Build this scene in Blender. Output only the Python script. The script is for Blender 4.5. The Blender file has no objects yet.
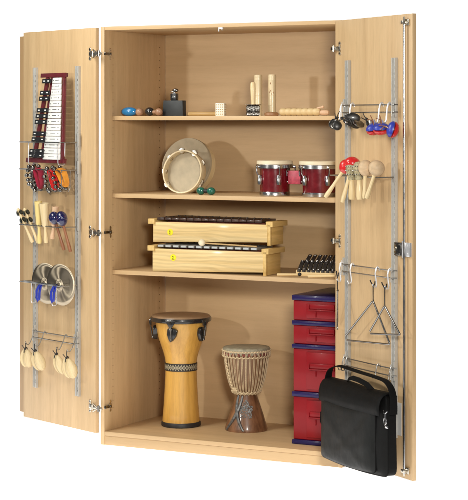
import bpy, bmesh, math, random
from mathutils import Vector, Matrix, Euler
random.seed(7)
sc = bpy.context.scene
COL = sc.collection
R = math.radians
PI = math.pi

# ------------------------------------------------------------------ camera
YAW = 0.4783
cam_d = bpy.data.cameras.new('camera')
cam = bpy.data.objects.new('camera', cam_d); COL.objects.link(cam)
cam.location = (4.3507, -6.9854, 1.4716)
cam.rotation_euler = (R(90), 0, YAW)
cam_d.sensor_fit = 'HORIZONTAL'; cam_d.sensor_width = 36
cam_d.lens = 1804.96 / 468 * 36
cam_d.shift_x = -0.0196; cam_d.shift_y = -0.2759
cam_d.clip_end = 200
sc.camera = cam

# ------------------------------------------------------------------ studio light
w = bpy.data.worlds.new('World'); sc.world = w; w.use_nodes = True
w.node_tree.nodes['Background'].inputs[0].default_value = (1, 1, 1, 1)
w.node_tree.nodes['Background'].inputs[1].default_value = 0.12
sc.view_settings.view_transform = 'Standard'; sc.view_settings.look = 'None'
sc.view_settings.exposure = 0; sc.view_settings.gamma = 1

def area(name, loc, target, size, power, col):
    d = bpy.data.lights.new(name, 'AREA'); d.shape = 'DISK'; d.size = size; d.energy = power; d.color = col
    o = bpy.data.objects.new(name, d); COL.objects.link(o); o.location = loc
    o.rotation_euler = (Vector(target) - Vector(loc)).to_track_quat('-Z', 'Y').to_euler(); return o
area('studio_lamp_left', (-0.75, -3.45, 1.70), (0.4, 0.0, 1.4), 0.18, 31, (1.0, 0.98, 0.90))
area('studio_lamp_right', (3.4, -4.3, 1.80), (0.6, 0.1, 1.4), 0.62, 142, (1.0, 0.955, 0.88))
area('studio_softbox', (-0.6, -1.7, 3.05), (0.40, 0.0, 2.0), 1.5, 58, (1.0, 0.99, 0.92))

# ------------------------------------------------------------------ materials
def new_mat(name):
    m = bpy.data.materials.new(name); m.use_nodes = True
    return m, m.node_tree, m.node_tree.nodes['Principled BSDF']
def mixcol(nt, fac, a, b, blend='MIX'):
    n = nt.nodes.new('ShaderNodeMix'); n.data_type = 'RGBA'; n.blend_type = blend
    for s, v in ((0, fac), (6, a), (7, b)):
        if isinstance(v, (int, float)): n.inputs[s].default_value = v
        elif isinstance(v, tuple): n.inputs[s].default_value = (*v, 1)
        else: nt.links.new(v, n.inputs[s])
    return n.outputs[2]
def ramp(nt, src, stops):
    n = nt.nodes.new('ShaderNodeValToRGB'); nt.links.new(src, n.inputs[0])
    e = n.color_ramp.elements
    while len(e) < len(stops): e.new(0.5)
    for k, (p, c) in enumerate(stops):
        e[k].position = p; e[k].color = (*c, 1) if isinstance(c, tuple) else (c, c, c, 1)
    return n.outputs[0]
def noise(nt, scale, vec=None, detail=4, rough=.55, mapscale=None):
    n = nt.nodes.new('ShaderNodeTexNoise'); n.inputs['Scale'].default_value = scale
    n.inputs['Detail'].default_value = detail; n.inputs['Roughness'].default_value = rough
    tc = nt.nodes.new('ShaderNodeTexCoord'); mp = nt.nodes.new('ShaderNodeMapping')
    if mapscale: mp.inputs['Scale'].default_value = mapscale
    oi = nt.nodes.new('ShaderNodeObjectInfo'); ad = nt.nodes.new('ShaderNodeVectorMath'); ad.operation = 'ADD'
    sc_ = nt.nodes.new('ShaderNodeMath'); sc_.operation = 'MULTIPLY'; sc_.inputs[1].default_value = 13
    nt.links.new(oi.outputs['Random'], sc_.inputs[0])
    nt.links.new(tc.outputs['Object'], mp.inputs[0]); nt.links.new(mp.outputs[0], ad.inputs[0]); nt.links.new(sc_.outputs[0], ad.inputs[1])
    nt.links.new(ad.outputs[0], n.inputs['Vector']); return n.outputs[0]
def bump(nt, b, src, strength, dist=.001):
    n = nt.nodes.new('ShaderNodeBump'); n.inputs['Strength'].default_value = strength; n.inputs['Distance'].default_value = dist
    nt.links.new(src, n.inputs['Height']); nt.links.new(n.outputs[0], b.inputs['Normal'])

def wood(name, dark, light, axis, across=26, contrast=(.3, .72), rough=.42, fleck=.25, coat=0.0, figure=0.0):
    m, nt, b = new_mat(name)
    ms = [across, across, across]; ms[axis] = 1.3
    g = noise(nt, 1.0, mapscale=tuple(ms), detail=5, rough=.6)
    base = ramp(nt, g, [(contrast[0], dark), (contrast[1], light)])
    ms2 = [s * 7 for s in ms]; ms2[axis] = 14
    f = noise(nt, 1.0, mapscale=tuple(ms2), detail=3, rough=.7)
    fl = ramp(nt, f, [(.36, .72), (.52, 1.0)])
    c = mixcol(nt, fleck, base, mixcol(nt, 1.0, base, fl, 'MULTIPLY'))
    bs_ = [5, 5, 5]; bs_[axis] = .5
    big = ramp(nt, noise(nt, 1.0, detail=3, mapscale=tuple(bs_)), [(.3, .90), (.7, 1.06)])
    c = mixcol(nt, 1.0, c, big, 'MULTIPLY')
    if figure:
        wv = nt.nodes.new('ShaderNodeTexWave'); wv.wave_type = 'BANDS'
        wv.bands_direction = 'Z' if axis == 0 else 'X'
        wv.inputs['Scale'].default_value = 17; wv.inputs['Distortion'].default_value = 16; wv.inputs['Detail'].default_value = 2
        wv.inputs['Detail Scale'].default_value = .6
        tc = nt.nodes.new('ShaderNodeTexCoord'); mp = nt.nodes.new('ShaderNodeMapping')
        s3 = [1, 1, 1]; s3[axis] = .22; mp.inputs['Scale'].default_value = s3
        nt.links.new(tc.outputs['Object'], mp.inputs[0]); nt.links.new(mp.outputs[0], wv.inputs['Vector'])
        c = mixcol(nt, figure, c, mixcol(nt, 1.0, c, ramp(nt, wv.outputs['Color'], [(.15, .72), (.6, 1.0)]), 'MULTIPLY'))
    nt.links.new(c, b.inputs['Base Color'])
    rr = ramp(nt, f, [(.2, rough + .1), (.8, rough)]); nt.links.new(rr, b.inputs['Roughness'])
    b.inputs['Coat Weight'].default_value = coat; b.inputs['Coat Roughness'].default_value = .12
    bump(nt, b, f, .12, .0006); return m
def plain(name, col, rough=.45, metal=0., coat=0., var=.12, vs=30, bmp=.0, bs=200, spec=.5, wr=0.):
    m, nt, b = new_mat(name)
    n = noise(nt, vs, detail=5)
    dk = tuple(max(0, c * (1 - var)) for c in col); lt = tuple(min(1, c * (1 + var)) for c in col)
    nt.links.new(ramp(nt, n, [(.3, dk), (.7, lt)]), b.inputs['Base Color'])
    nt.links.new(ramp(nt, n, [(.3, max(.02, rough - .05)), (.7, rough + .06)]), b.inputs['Roughness'])
    b.inputs['Metallic'].default_value = metal; b.inputs['Coat Weight'].default_value = coat
    b.inputs['Coat Roughness'].default_value = .08; b.inputs['Specular IOR Level'].default_value = spec
    if bmp: bump(nt, b, noise(nt, bs, detail=3), bmp, .001)
    if wr:
        n1 = b.inputs['Normal'].links[0].from_node
        wn = nt.nodes.new('ShaderNodeBump'); wn.inputs['Strength'].default_value = wr; wn.inputs['Distance'].default_value = .012
        nt.links.new(noise(nt, 9, detail=3, rough=.5, mapscale=(1, 1, .55)), wn.inputs['Height']); nt.links.new(wn.outputs[0], n1.inputs['Normal'])
    return m
BD, BL = (.50, .328, .165), (.655, .458, .250)
beech_z = wood('beech_laminate_upright', BD, BL, 2, fleck=.26, contrast=(.2,.8))
beech_x = wood('beech_laminate_lengthwise', BD, BL, 0, fleck=.13, contrast=(.1,.9), across=20)
beech_edge = wood('beech_edge_band', (.56, .37, .19), (.66, .45, .25), 0, fleck=.1)
edge_z = wood('beech_edge_band_upright', (.36, .22, .10), (.46, .29, .145), 2, fleck=.1)
pale_wood = wood('pale_turned_wood', (.70, .53, .27), (.85, .69, .42), 2, across=60, rough=.38, coat=.15)
pale_wood_x = wood('pale_wood_lengthwise', (.66, .47, .22), (.82, .64, .36), 0, across=50, rough=.4)
yellow_wood = wood('yellow_wood', (.74, .56, .20), (.86, .71, .33), 2, across=60, rough=.4)
pink_wood = wood('pinkish_wood', (.62, .38, .22), (.76, .52, .34), 2, across=60)
pine = wood('pine_panel', (.62, .42, .16), (.83, .63, .32), 0, across=34, contrast=(.28, .66), rough=.42, figure=.5, coat=.1)
pine_edge = wood('pine_end', (.55, .34, .10), (.78, .55, .22), 1, across=30, rough=.5, figure=.3)
dark_bar = wood('dark_rosewood', (.030, .014, .010), (.085, .040, .026), 1, across=50, rough=.35, coat=.3)
honey = wood('honey_varnished_wood', (.52, .265, .045), (.76, .43, .095), 2, across=30, contrast=(.3, .7), rough=.33, coat=.45, fleck=.35)
brown_wood = wood('dark_carved_wood', (.10, .042, .018), (.33, .155, .070), 2, across=34, contrast=(.32, .68), rough=.36, coat=.4)
bowl_wood = wood('bowl_wood', (.11, .052, .024), (.30, .165, .08), 2, across=40, rough=.45, coat=.1)
tan_stick = wood('tan_stick', (.40, .24, .08), (.56, .36, .14), 0, across=60, rough=.4)
redbrown = wood('red_brown_stick', (.24, .09, .04), (.36, .15, .07), 2, across=60, rough=.35, coat=.2)
alu = plain('brushed_aluminium', (.62, .62, .62), .38, 1, var=.06, vs=60)
rail_m = plain('painted_grey_rail', (.50, .49, .46), .36, .25, var=.05, vs=40)
chrome = plain('chrome_wire', (.52, .52, .53), .20, 1, var=.04)
hook_m = plain('bright_zinc_hook', (.80, .80, .82), .30, .7, var=.04)
wire_m = plain('grey_steel_wire', (.36, .355, .34), .3, 1, var=.08)
steel = plain('polished_steel', (.30, .295, .29), .22, 1, var=.06)
nickel = plain('worn_nickel', (.66, .61, .52), .27, 1, var=.25, vs=90)
bellm = plain('dark_chrome_bell', (.20, .19, .175), .18, 1, var=.25, vs=80)
white_bar = plain('white_lacquered_bar', (.86, .86, .83), .3, 0, coat=.4, var=.02)
black_bar = plain('black_lacquered_bar', (.014, .014, .016), .25, 0, coat=.5, var=.3)
black_r = plain('black_rubber', (.016, .015, .015), .5, var=.3)
black_met = plain('black_painted_metal', (.02, .019, .019), .28, .2, coat=.4, var=.3)
red_frame = plain('dark_red_lacquer', (.125, .014, .020), .3, coat=.5, var=.25, vs=25)
crimson = plain('crimson_band', (.33, .020, .050), .35, coat=.3, var=.25)
scarlet = plain('scarlet_lacquer', (.62, .018, .020), .25, coat=.6, var=.1)
orange = plain('orange_band', (.75, .30, .035), .4, coat=.2, var=.15)
navy = plain('navy_lacquer', (.008, .009, .065), .2, coat=.8, var=.15)
blue_m = plain('cobalt_blue', (.028, .045, .36), .35, coat=.2, var=.15)
sky_blue = plain('bright_blue_lacquer', (.012, .19, .45), .25, coat=.6, var=.1)
green_m = plain('deep_green_lacquer', (.006, .115, .075), .25, coat=.6, var=.15)
box_grey = plain('charcoal_box', (.017, .020, .022), .48, var=.12, vs=60, bmp=.1)
ivory = plain('ivory_white', (.80, .77, .66), .35, coat=.2, var=.05)
skin_m = plain('drum_skin', (.60, .50, .36), .6, var=.14, vs=18, bmp=.12, bs=90)
skin_dk = plain('tanned_drum_skin', (.30, .185, .10), .45, var=.22, vs=14, bmp=.15, bs=80)
skin_grey = plain('speckled_drum_skin', (.30, .27, .19), .6, var=.3, vs=60, bmp=.2, bs=120)
skin_cream = plain('cream_drum_skin', (.76, .66, .47), .5, var=.08, vs=14)
tamb_skin = plain('tambourine_skin', (.46, .385, .265), .62, var=.14, vs=22, bmp=.1, bs=90)
wine = plain('wine_red_shell', (.15, .005, .010), .2, coat=.9, var=.22, vs=40)
pinkred = plain('rose_block', (.46, .065, .10), .4, var=.3, vs=60)
rope_m = plain('natural_rope', (.56, .43, .26), .8, var=.18, vs=150, bmp=.6, bs=500)
cloth_rb = plain('red_brown_cloth', (.17, .045, .03), .9, var=.3, vs=80)
draw_red = plain('translucent_red_plastic', (.23, .005, .009), .36, coat=.08, var=.12, vs=6, spec=.25)
draw_blue = plain('dark_blue_plastic', (.014, .008, .070), .3, coat=.1, spec=.3, var=.1, vs=6)
nylon = plain('black_nylon', (.0055, .0055, .0055), .58, var=.2, vs=30, bmp=.4, bs=900, spec=.12, wr=.5)
nylon_f = plain('black_nylon_panel', (.0085, .0090, .0088), .46, var=.12, vs=30, bmp=.4, bs=900, spec=.16, wr=.6)
webbing = plain('black_webbing', (.005, .005, .005), .8, var=.2, bmp=.6, bs=1200, spec=.12)
yellow = plain('yellow_sticker', (.86, .68, .01), .5, var=.03)
ink = plain('printed_black', (.01, .01, .01), .6, var=.1)
grey_ink = plain('printed_grey', (.45, .47, .48), .5, var=.1)
paper = plain('white_card', (.62, .62, .60), .7, var=.03)
bamboo = wood('bamboo', (.62, .47, .26), (.80, .68, .45), 2, across=70, rough=.35, coat=.2)
brownish = wood('brown_wood_disc', (.26, .12, .05), (.42, .22, .10), 0, across=40, rough=.4)
olive = plain('olive_speckled_shell', (.36, .31, .18), .5, var=.45, vs=120, bmp=.3, bs=250)
beige_hd = plain('beige_leather_head', (.60, .43, .26), .55, var=.16, vs=50, bmp=.15, bs=150)
olive_dk = plain('tarnished_dark_disc', (.07, .075, .06), .4, .6, var=.4, vs=120)
black_mt = plain('worn_black_shell', (.022, .020, .018), .38, .1, coat=.2, var=.5, vs=90)
brown_ball = wood('reddish_wood_ball', (.30, .15, .085), (.44, .25, .15), 0, across=50, rough=.35, coat=.2)
cast_w = wood('castanet_wood', (.56, .42, .21), (.78, .62, .37), 2, across=38, contrast=(.25, .75), rough=.45, fleck=.5)
hole_m = plain('hole_shade_disc', (.06, .035, .02), .9)
cymm = None
def cymbal_mat():
    m, nt, b = new_mat('spun_bronze_cymbal')
    b.inputs['Base Color'].default_value = (.50, .42, .31, 1); b.inputs['Metallic'].default_value = 1
    b.inputs['Roughness'].default_value = .38; b.inputs['Anisotropic'].default_value = .97
    tg = nt.nodes.new('ShaderNodeTangent'); tg.direction_type = 'RADIAL'; tg.axis = 'Y'
    nt.links.new(tg.outputs[0], b.inputs['Tangent'])
    tc = nt.nodes.new('ShaderNodeTexCoord'); ln = nt.nodes.new('ShaderNodeVectorMath'); ln.operation = 'LENGTH'
    nt.links.new(tc.outputs['Object'], ln.inputs[0])
    wv = nt.nodes.new('ShaderNodeMath'); wv.operation = 'SINE'; mu = nt.nodes.new('ShaderNodeMath'); mu.operation = 'MULTIPLY'
    mu.inputs[1].default_value = 2500; nt.links.new(ln.outputs['Value'], mu.inputs[0]); nt.links.new(mu.outputs[0], wv.inputs[0])
    return m
cymm = cymbal_mat()
def band_mat():   # black band with a cream woven diamond pattern round the djembe's waist
    m, nt, b = new_mat('patterned_waist_band')
    tc = nt.nodes.new('ShaderNodeTexCoord'); sp = nt.nodes.new('ShaderNodeSeparateXYZ'); nt.links.new(tc.outputs['Object'], sp.inputs[0])
    def M(op, a, bb=None):
        n = nt.nodes.new('ShaderNodeMath'); n.operation = op
        for k, v in enumerate((a, bb)):
            if v is None: continue
            if isinstance(v, (int, float)): n.inputs[k].default_value = v
            else: nt.links.new(v, n.inputs[k])
        return n.outputs[0]
    ang = M('ARCTAN2', sp.outputs[1], sp.outputs[0])
    u = M('PINGPONG', M('MULTIPLY', ang, 36 / (2 * PI)), .5)
    v = M('ABSOLUTE', M('MULTIPLY', M('SUBTRACT', sp.outputs[2], .2675), 42))
    d = M('ADD', u, v)
    a = M('MULTIPLY', M('GREATER_THAN', d, .36), M('LESS_THAN', d, .58))
    c = M('LESS_THAN', d, .16)
    f = M('MAXIMUM', a, c)
    nt.links.new(mixcol(nt, f, (.02, .017, .014), (.42, .36, .24)), b.inputs['Base Color'])
    b.inputs['Roughness'].default_value = .5; return m
band_m = band_mat()
def glow_sheet_mat():  # plain white sheet with an added glow that keeps it white and shadowless
    m, nt, b = new_mat('white_glow_sheet')
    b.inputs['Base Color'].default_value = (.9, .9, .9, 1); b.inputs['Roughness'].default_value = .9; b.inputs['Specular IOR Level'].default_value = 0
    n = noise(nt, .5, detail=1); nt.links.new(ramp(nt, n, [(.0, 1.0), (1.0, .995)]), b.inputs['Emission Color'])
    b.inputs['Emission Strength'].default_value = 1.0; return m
lb = glow_sheet_mat()

# ------------------------------------------------------------------ mesh helpers
class MB:
    def __init__(s): s.bm = bmesh.new()
    def _n(s, verts, m):
        fs = set()
        for v in verts: fs.update(v.link_faces)
        for f in fs: f.material_index = m
    def box(s, c, size, rot=None, bev=0., m=0, seg=2):
        r = bmesh.ops.create_cube(s.bm, size=1); vs = r['verts']
        M = Matrix.Diagonal((*size, 1)); 
        bmesh.ops.transform(s.bm, matrix=M, verts=vs)
        s._n(vs, m)
        if bev:
            es = set(e for v in vs for e in v.link_edges)
            rr = bmesh.ops.bevel(s.bm, geom=list(es), offset=bev, segments=seg, affect='EDGES', profile=.5, clamp_overlap=True)
            vs = rr['verts']
            vs = list({v for f in rr['faces'] for v in f.verts} | set(v for v in vs if v.is_valid))
            allf = set(f for v in vs for f in v.link_faces)
            vs = list({v for f in allf for v in f.verts})
            for f in allf: f.material_index = m
        T = Matrix.Translation(c)
        if rot is not None: T = T @ (rot.to_matrix().to_4x4() if isinstance(rot, Euler) else rot.to_4x4())
        bmesh.ops.transform(s.bm, matrix=T, verts=vs); return s
    def lathe(s, prof, o=(0, 0, 0), axis=(0, 0, 1), seg=32, m=0, wob=None):
        q = Vector(axis).normalized().to_track_quat('Z', 'Y').to_matrix(); o = Vector(o); rings = []
        for r, h in prof:
            if r <= 1e-6: rings.append([s.bm.verts.new(o + q @ Vector((0, 0, h)))])
            else:
                ring = []
                for k in range(seg):
                    a = 2 * PI * k / seg; rr = r if not wob else wob(r, h, a)
                    ring.append(s.bm.verts.new(o + q @ Vector((rr * math.cos(a), rr * math.sin(a), h))))
                rings.append(ring)
        for a, b in zip(rings, rings[1:]):
            for k in range(seg):
                k2 = (k + 1) % seg
                if len(a) == 1 and len(b) == 1: continue
                if len(a) == 1: f = s.bm.faces.new((a[0], b[k], b[k2]))
                elif len(b) == 1: f = s.bm.faces.new((a[k], b[0], a[k2]))
                else: f = s.bm.faces.new((a[k], b[k], b[k2], a[k2]))
                f.material_index = m
        return s
    def cyl(s, p0, p1, r0, r1=None, seg=14, m=0):
        p0, p1 = Vector(p0), Vector(p1); r1 = r0 if r1 is None else r1; L = (p1 - p0).length
        e = min(r0, r1) * .15
        return s.lathe([(0, 0), (r0 - e, 0), (r0, e), (r1, L - e), (r1 - e, L), (0, L)], p0, p1 - p0, seg, m)
    def tube(s, pts, r, seg=8, closed=False, m=0, flat=None):
        P = [Vector(p) for p in pts]; n = len(P); rings = []; up = None
        rad = r if isinstance(r, (list, tuple)) else [r] * n
        for k in range(n):
            if closed: t = P[(k + 1) % n] - P[k - 1]
            else: t = P[min(k + 1, n - 1)] - P[max(k - 1, 0)]
            t.normalize()
            if up is None:
                up = Vector(flat) if flat else (Vector((0, 0, 1)) if abs(t.z) < .9 else Vector((1, 0, 0)))
            up = Vector(flat) if flat and abs(Vector(flat).normalized().dot(t)) < .97 else up
            a = t.cross(up).normalized(); b = a.cross(t).normalized()
            if not flat: up = b
            ring = []
            for j in range(seg):
                an = 2 * PI * j / seg
                if flat: ra, rb = rad[k] * .12, rad[k]
                else: ra = rb = rad[k]
                ring.append(s.bm.verts.new(P[k] + a * ra * math.cos(an) + b * rb * math.sin(an)))
            rings.append(ring)
        pr = list(zip(rings, rings[1:])) + ([(rings[-1], rings[0])] if closed else [])
        for x, y in pr:
            for j in range(seg):
                f = s.bm.faces.new((x[j], x[(j + 1) % seg], y[(j + 1) % seg], y[j])); f.material_index = m
        if not closed:
            for rg in (rings[0], rings[-1]):
                try: s.bm.faces.new(rg).material_index = m
                except ValueError: pass
        return s
    def ell(s, c, rad, rot=None, seg=20, m=0, fn=None):
        r = bmesh.ops.create_uvsphere(s.bm, u_segments=seg, v_segments=max(8, seg * 2 // 3), radius=1); vs = r['verts']
        if fn:
            for v in vs: v.co = fn(v.co)
        T = Matrix.Translation(c)
        if rot is not None: T = T @ rot.to_matrix().to_4x4()
        bmesh.ops.transform(s.bm, matrix=T @ Matrix.Diagonal((*rad, 1)), verts=vs); s._n(vs, m); return s
    def prism(s, pts, y0, y1, m=0, bev=0):
        """outline in x,z extruded along y"""
        a = [s.bm.verts.new((x, y0, z)) for x, z in pts]; b = [s.bm.verts.new((x, y1, z)) for x, z in pts]
        fs = [s.bm.faces.new(a), s.bm.faces.new(list(reversed(b)))]
        n = len(pts)
        for k in range(n): fs.append(s.bm.faces.new((a[k], b[k], b[(k + 1) % n], a[(k + 1) % n])))
        for f in fs: f.material_index = m
        if bev:
            es = set(e for f in fs for e in f.edges)
            bmesh.ops.bevel(s.bm, geom=list(es), offset=bev, segments=2, affect='EDGES', profile=.5, clamp_overlap=True)
        return s
    def build(s, name, mats, parent=None, loc=None, rot=None, ang=35):
        bmesh.ops.recalc_face_normals(s.bm, faces=s.bm.faces)
        me = bpy.data.meshes.new(name); s.bm.to_mesh(me); s.bm.free()
        for m in (mats if isinstance(mats, (list, tuple)) else [mats]): me.materials.append(m)
        for p in me.polygons: p.use_smooth = True
        me.set_sharp_from_angle(angle=R(ang))
        o = bpy.data.objects.new(name, me); COL.objects.link(o)
        if parent: o.parent = parent
        if loc: o.location = loc
        if rot: o.rotation_euler = rot
        return o

# frames: cabinet (world), left door, right door.  x runs to the right, y into the panel, z up; origin on the hinge edge of the inner face
FC = Matrix.Identity(4)
FL = Matrix.Translation((-0.0212, -0.0110, 0)) @ Matrix.Rotation(R(-22.68), 4, 'Z')
FR = Matrix.Translation((1.1807, -0.0238, 0)) @ Matrix.Rotation(R(-34.99), 4, 'Z')
def tag(o, label=None, cat=None, group=None, kind=None):
    if label: o['label'] = label
    if cat: o['category'] = cat
    if group: o['group'] = group
    if kind: o['kind'] = kind
    return o
def put(o, F, loc, rot=(0, 0, 0)):
    M = F @ Matrix.Translation(loc) @ Euler(rot).to_matrix().to_4x4()
    o.location = M.to_translation(); o.rotation_euler = M.to_euler(); return o
def thing(name, label, cat, F=FC, loc=(0, 0, 0), rot=(0, 0, 0), group=None):
    o = bpy.data.objects.new(name, None); COL.objects.link(o); o.empty_display_size = .05
    put(o, F, loc, rot); return tag(o, label, cat, group)
def dup(root, label, F, loc, rot=(0, 0, 0), swap=None):
    c = root.copy(); COL.objects.link(c); c['label'] = label; put(c, F, loc, rot)
    for ch in list(root.children):
        d = ch.copy(); COL.objects.link(d); d.parent = c
        if swap and ch.name.split('.')[0] in swap:
            d.data = d.data.copy(); d.data.materials.clear(); d.data.materials.append(swap[ch.name.split('.')[0]])
        for g in list(ch.children):
            e = g.copy(); COL.objects.link(e); e.parent = d
    return c

# ------------------------------------------------------------------ setting
mb = MB()
# a sheet, square to the camera's side of the set, rising to a backdrop behind the cabinet
prof = [(-1.2, 0), (3.4, 0)] + [(3.4 + 1.0 * math.sin(q), 1.0 - 1.0 * math.cos(q)) for q in [PI / 2 * k / 10 for k in range(1, 11)]] + [(4.4, 4.2)]
FWD = Vector((-math.sin(YAW), math.cos(YAW), 0)); RGT = Vector((math.cos(YAW), math.sin(YAW), 0)); MID = Vector((.62, -.25, 0))
rows = []
for y, z in prof: rows.append([mb.bm.verts.new(MID + FWD * y + RGT * (x * (.62 if y < 1 else 1.25)) + Vector((0, 0, z))) for x in (-2.2, 2.2)])
for a, b in zip(rows, rows[1:]): mb.bm.faces.new((a[0], a[1], b[1], b[0]))
floor = mb.build('studio_floor_sweep', lb); tag(floor, kind='structure')

# ------------------------------------------------------------------ cabinet
W, H, D, T = 1.2005, 1.90, 0.555, 0.019
ZF = 0.061                      # top of the bottom board
S1, S2, S3 = 1.494, 1.140, 0.790
cab = thing('storage_cabinet', 'tall open beech cabinet with two hinged doors folded back, full of instruments', 'cabinet')
for x in (T / 2, W - T / 2):
    mb = MB(); mb.box((x, D / 2 + .004, H / 2), (T, D + .008, H), bev=.0008)
    sd = 1 if x < .1 else -1; xs = x + sd * T / 2      # two rows of drilled shelf-pin holes
    for q in range(53):
        for y in (.075, .500): mb.cyl((xs - sd * .001, y, .16 + .032 * q), (xs + sd * .0004, y, .16 + .032 * q), .0024, seg=8, m=1)
    mb.build('side_panel', [beech_z, hole_m], cab)
mb = MB(); mb.box((W / 2, D / 2, H - .0085), (W - 2 * T - .001, D - .001, .017), bev=.001); mb.build('top_panel', beech_x, cab)
mb = MB(); mb.box((W / 2, D / 2, ZF - .0095), (W - 2 * T - .001, D - .001, .019), bev=.001); mb.build('bottom_panel', beech_x, cab)
mb = MB(); mb.box((W / 2, D + .0045, H / 2 + .02), (W - 2 * T - .001, .008, H - .045)); mb.build('back_panel', beech_x, cab)
mb = MB(); mb.box((W / 2, .012, .0205), (W - 2 * T - .001, .018, .041), bev=.001); mb.build('plinth', beech_x, cab)
for z in (S1, S2, S3):
    mb = MB(); mb.box((W / 2, .066 + (D - .07) / 2, z - .0095), (W - 2 * T - .003, D - .07, .019), bev=.0012); mb.build('shelf', beech_x, cab)
mb = MB(); mb.box((.615, .010, H - .021), (.022, .014, .007), bev=.001); mb.box((.607, .004, H - .028), (.004, .004, .016), bev=.001)
mb.box((.622, .006, H - .026), (.004, .004, .010), bev=.001); mb.build('latch_catch', hook_m, cab)
def hinge(parent, side):
    """three-lobed plate, knuckle and cabinet-side plate of a wrap-round hinge"""
    for z in (1.777, .965, .171):
        mb = MB(); x = side * .034
        mb.box((x, -.0025, z), (.026, .005, .022), bev=.002)
        for dz in (-.021, .021):
            mb.lathe([(0, 0), (.0085, 0), (.0085, .003), (.007, .0045), (0, .0045)], (x + side * .006, 0, z + dz), (0, -1, 0), 16)
            mb.box((x + side * .003, -.0018, z + dz * .6), (.010, .0034, .018), bev=.001)
            mb.cyl((x + side * .006, -.0045, z + dz), (x + side * .006, -.0055, z + dz), .004, seg=10, m=1)
        mb.cyl((x, -.005, z), (x, -.0075, z), .005, seg=12, m=1)
        mb.box((side * .015, -.008, z), (.018, .010, .017), bev=.002)
        mb.cyl((side * .004, -.012, z - .013), (side * .004, -.012, z + .013), .0055, seg=12)
        mb.box((side * -.010, -.006, z), (.024, .006, .014), rot=Euler((0, 0, R(side * 12))), bev=.0015, m=1)
        if side < 0:
            mb.box((.026, -.014, z), (.076, .007, .013), rot=Euler((0, 0, R(6))), bev=.0015)
            mb.cyl((.002, -.018, z - .012), (.002, -.018, z + .012), .0055, seg=12)
            mb.cyl((.046, -.016, z - .014), (.046, -.016, z + .014), .0055, seg=12, m=1)
            for dz in (-.010, .010): mb.box((.022, -.017, z + dz), (.040, .005, .006), rot=Euler((0, R(28 if dz > 0 else -28), 0)), bev=.001)
        mb.build('hinge', [nickel, bellm], parent)
def hinge_plate(x, sgn):
    for z in (1.777, .965, .171):
        mb = MB()
        mb.box((x + sgn * .003, .045, z), (.006, .024, .020), bev=.0015)
        for dz in (-.019, .019):
            mb.lathe([(0, 0), (.0075, 0), (.0075, .003), (0, .0045)], (x, .050, z + dz), (sgn, 0, 0), 14)
            mb.box((x + sgn * .002, .048, z + dz * .6), (.004, .009, .016), bev=.001)
        mb.cyl((x + sgn * .006, .045, z), (x + sgn * .009, .045, z), .005, seg=12, m=1)
        mb.box((x + sgn * .005, .014, z), (.008, .040, .012), bev=.0015, m=1)
        mb.build('hinge_plate', [nickel, bellm], cab)
hinge_plate(T, 1); hinge_plate(W - T, -1)

ZB, ZT, DW = .052, 1.896, .5973
def door(F, side, cx_):
    d = bpy.data.objects.new('door', None); COL.objects.link(d); put(d, F, (0, 0, 0)); d.parent = cab
    mb = MB(); mb.box((side * DW / 2, .0095, (ZB + ZT) / 2), (DW, .019, ZT - ZB), bev=.0012); p = mb.build('door_panel', beech_z, d)
    rails = [side * .1305, side * .4825] if side < 0 else [.114, .477]
    for x in rails:
        mb = MB()
        # perforated C-profile upright
        mb.box((x, -.0035, .965), (.027, .007, 1.52), bev=.001)
        mb.box((x - .0115, -.010, .965), (.004, .008, 1.519), bev=.0008); mb.box((x + .0115, -.010, .965), (.004, .008, 1.519), bev=.0008)
        for z in (.23, .965, 1.66): mb.cyl((x, -.0072, z), (x, -.0085, z), .0035, seg=10, m=1)
        for k in range(60):
            mb.box((x, -.0071, .24 + k * .0245), (.004, .0006, .011), m=1)
        mb.build('rail', [rail_m, bellm], d)
    hinge(d, side)
    return d
dl = door(FL, -1, 0)
tag(dl, 'left door, folded back past the cabinet front')
mb = MB(); mb.box((-.605, .0262, .974), (.110, .012, 1.812), bev=.001); mb.build('closing_strip', edge_z, dl)
dr = door(FR, 1, 0); tag(dr, 'right door with locking rod')
mb = MB()
mb.cyl((.560, -.014, .075), (.560, -.014, 1.868), .0052, seg=14); mb.build('lock_rod', chrome, dr)
mb = MB()
for z, s in ((1.862, 1), (.088, -1)):
    mb.box((.560, -.004, z), (.040, .008, .026), bev=.002); mb.box((.560, -.015, z), (.018, .022, .014), bev=.002)
    for dx in (-.014, .014): mb.cyl((.560 + dx, -.008, z), (.560 + dx, -.011, z), .004, seg=10)
    mb.cyl((.560, -.014, z), (.560, -.014, z + s * .022), .0045, seg=10)
mb.build('rod_guide', nickel, dr)
mb = MB(); mb.box((.520, -.011, .963), (.046, .022, .052), bev=.002); mb.box((.508, -.0235, .963), (.006, .004, .018), bev=.001, m=1)
for dx, dz in ((-.015, .019), (.015, .019), (-.015, -.019), (.015, -.019)): mb.cyl((.520 + dx, -.022, .963 + dz), (.520 + dx, -.0235, .963 + dz), .0035, seg=10, m=1)
mb.build('lock_case', [bellm, nickel], dr)
mb = MB(); mb.box((.571, -.006, .963), (.046, .012, .056), bev=.0015)
for dz in (-.017, .017): mb.cyl((.578, -.012, .963 + dz), (.578, -.0135, .963 + dz), .004, seg=10)
mb.cyl((.551, -.014, .930), (.551, -.014, .996), .005, seg=10); mb.build('lock_plate', hook_m, dr)
for z, px_ in ((.3, 0),):
    mb = MB(); mb.box((.493, -.0015, .283), (.052, .0016, .13)); mb.build('card', paper, dr)

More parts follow.
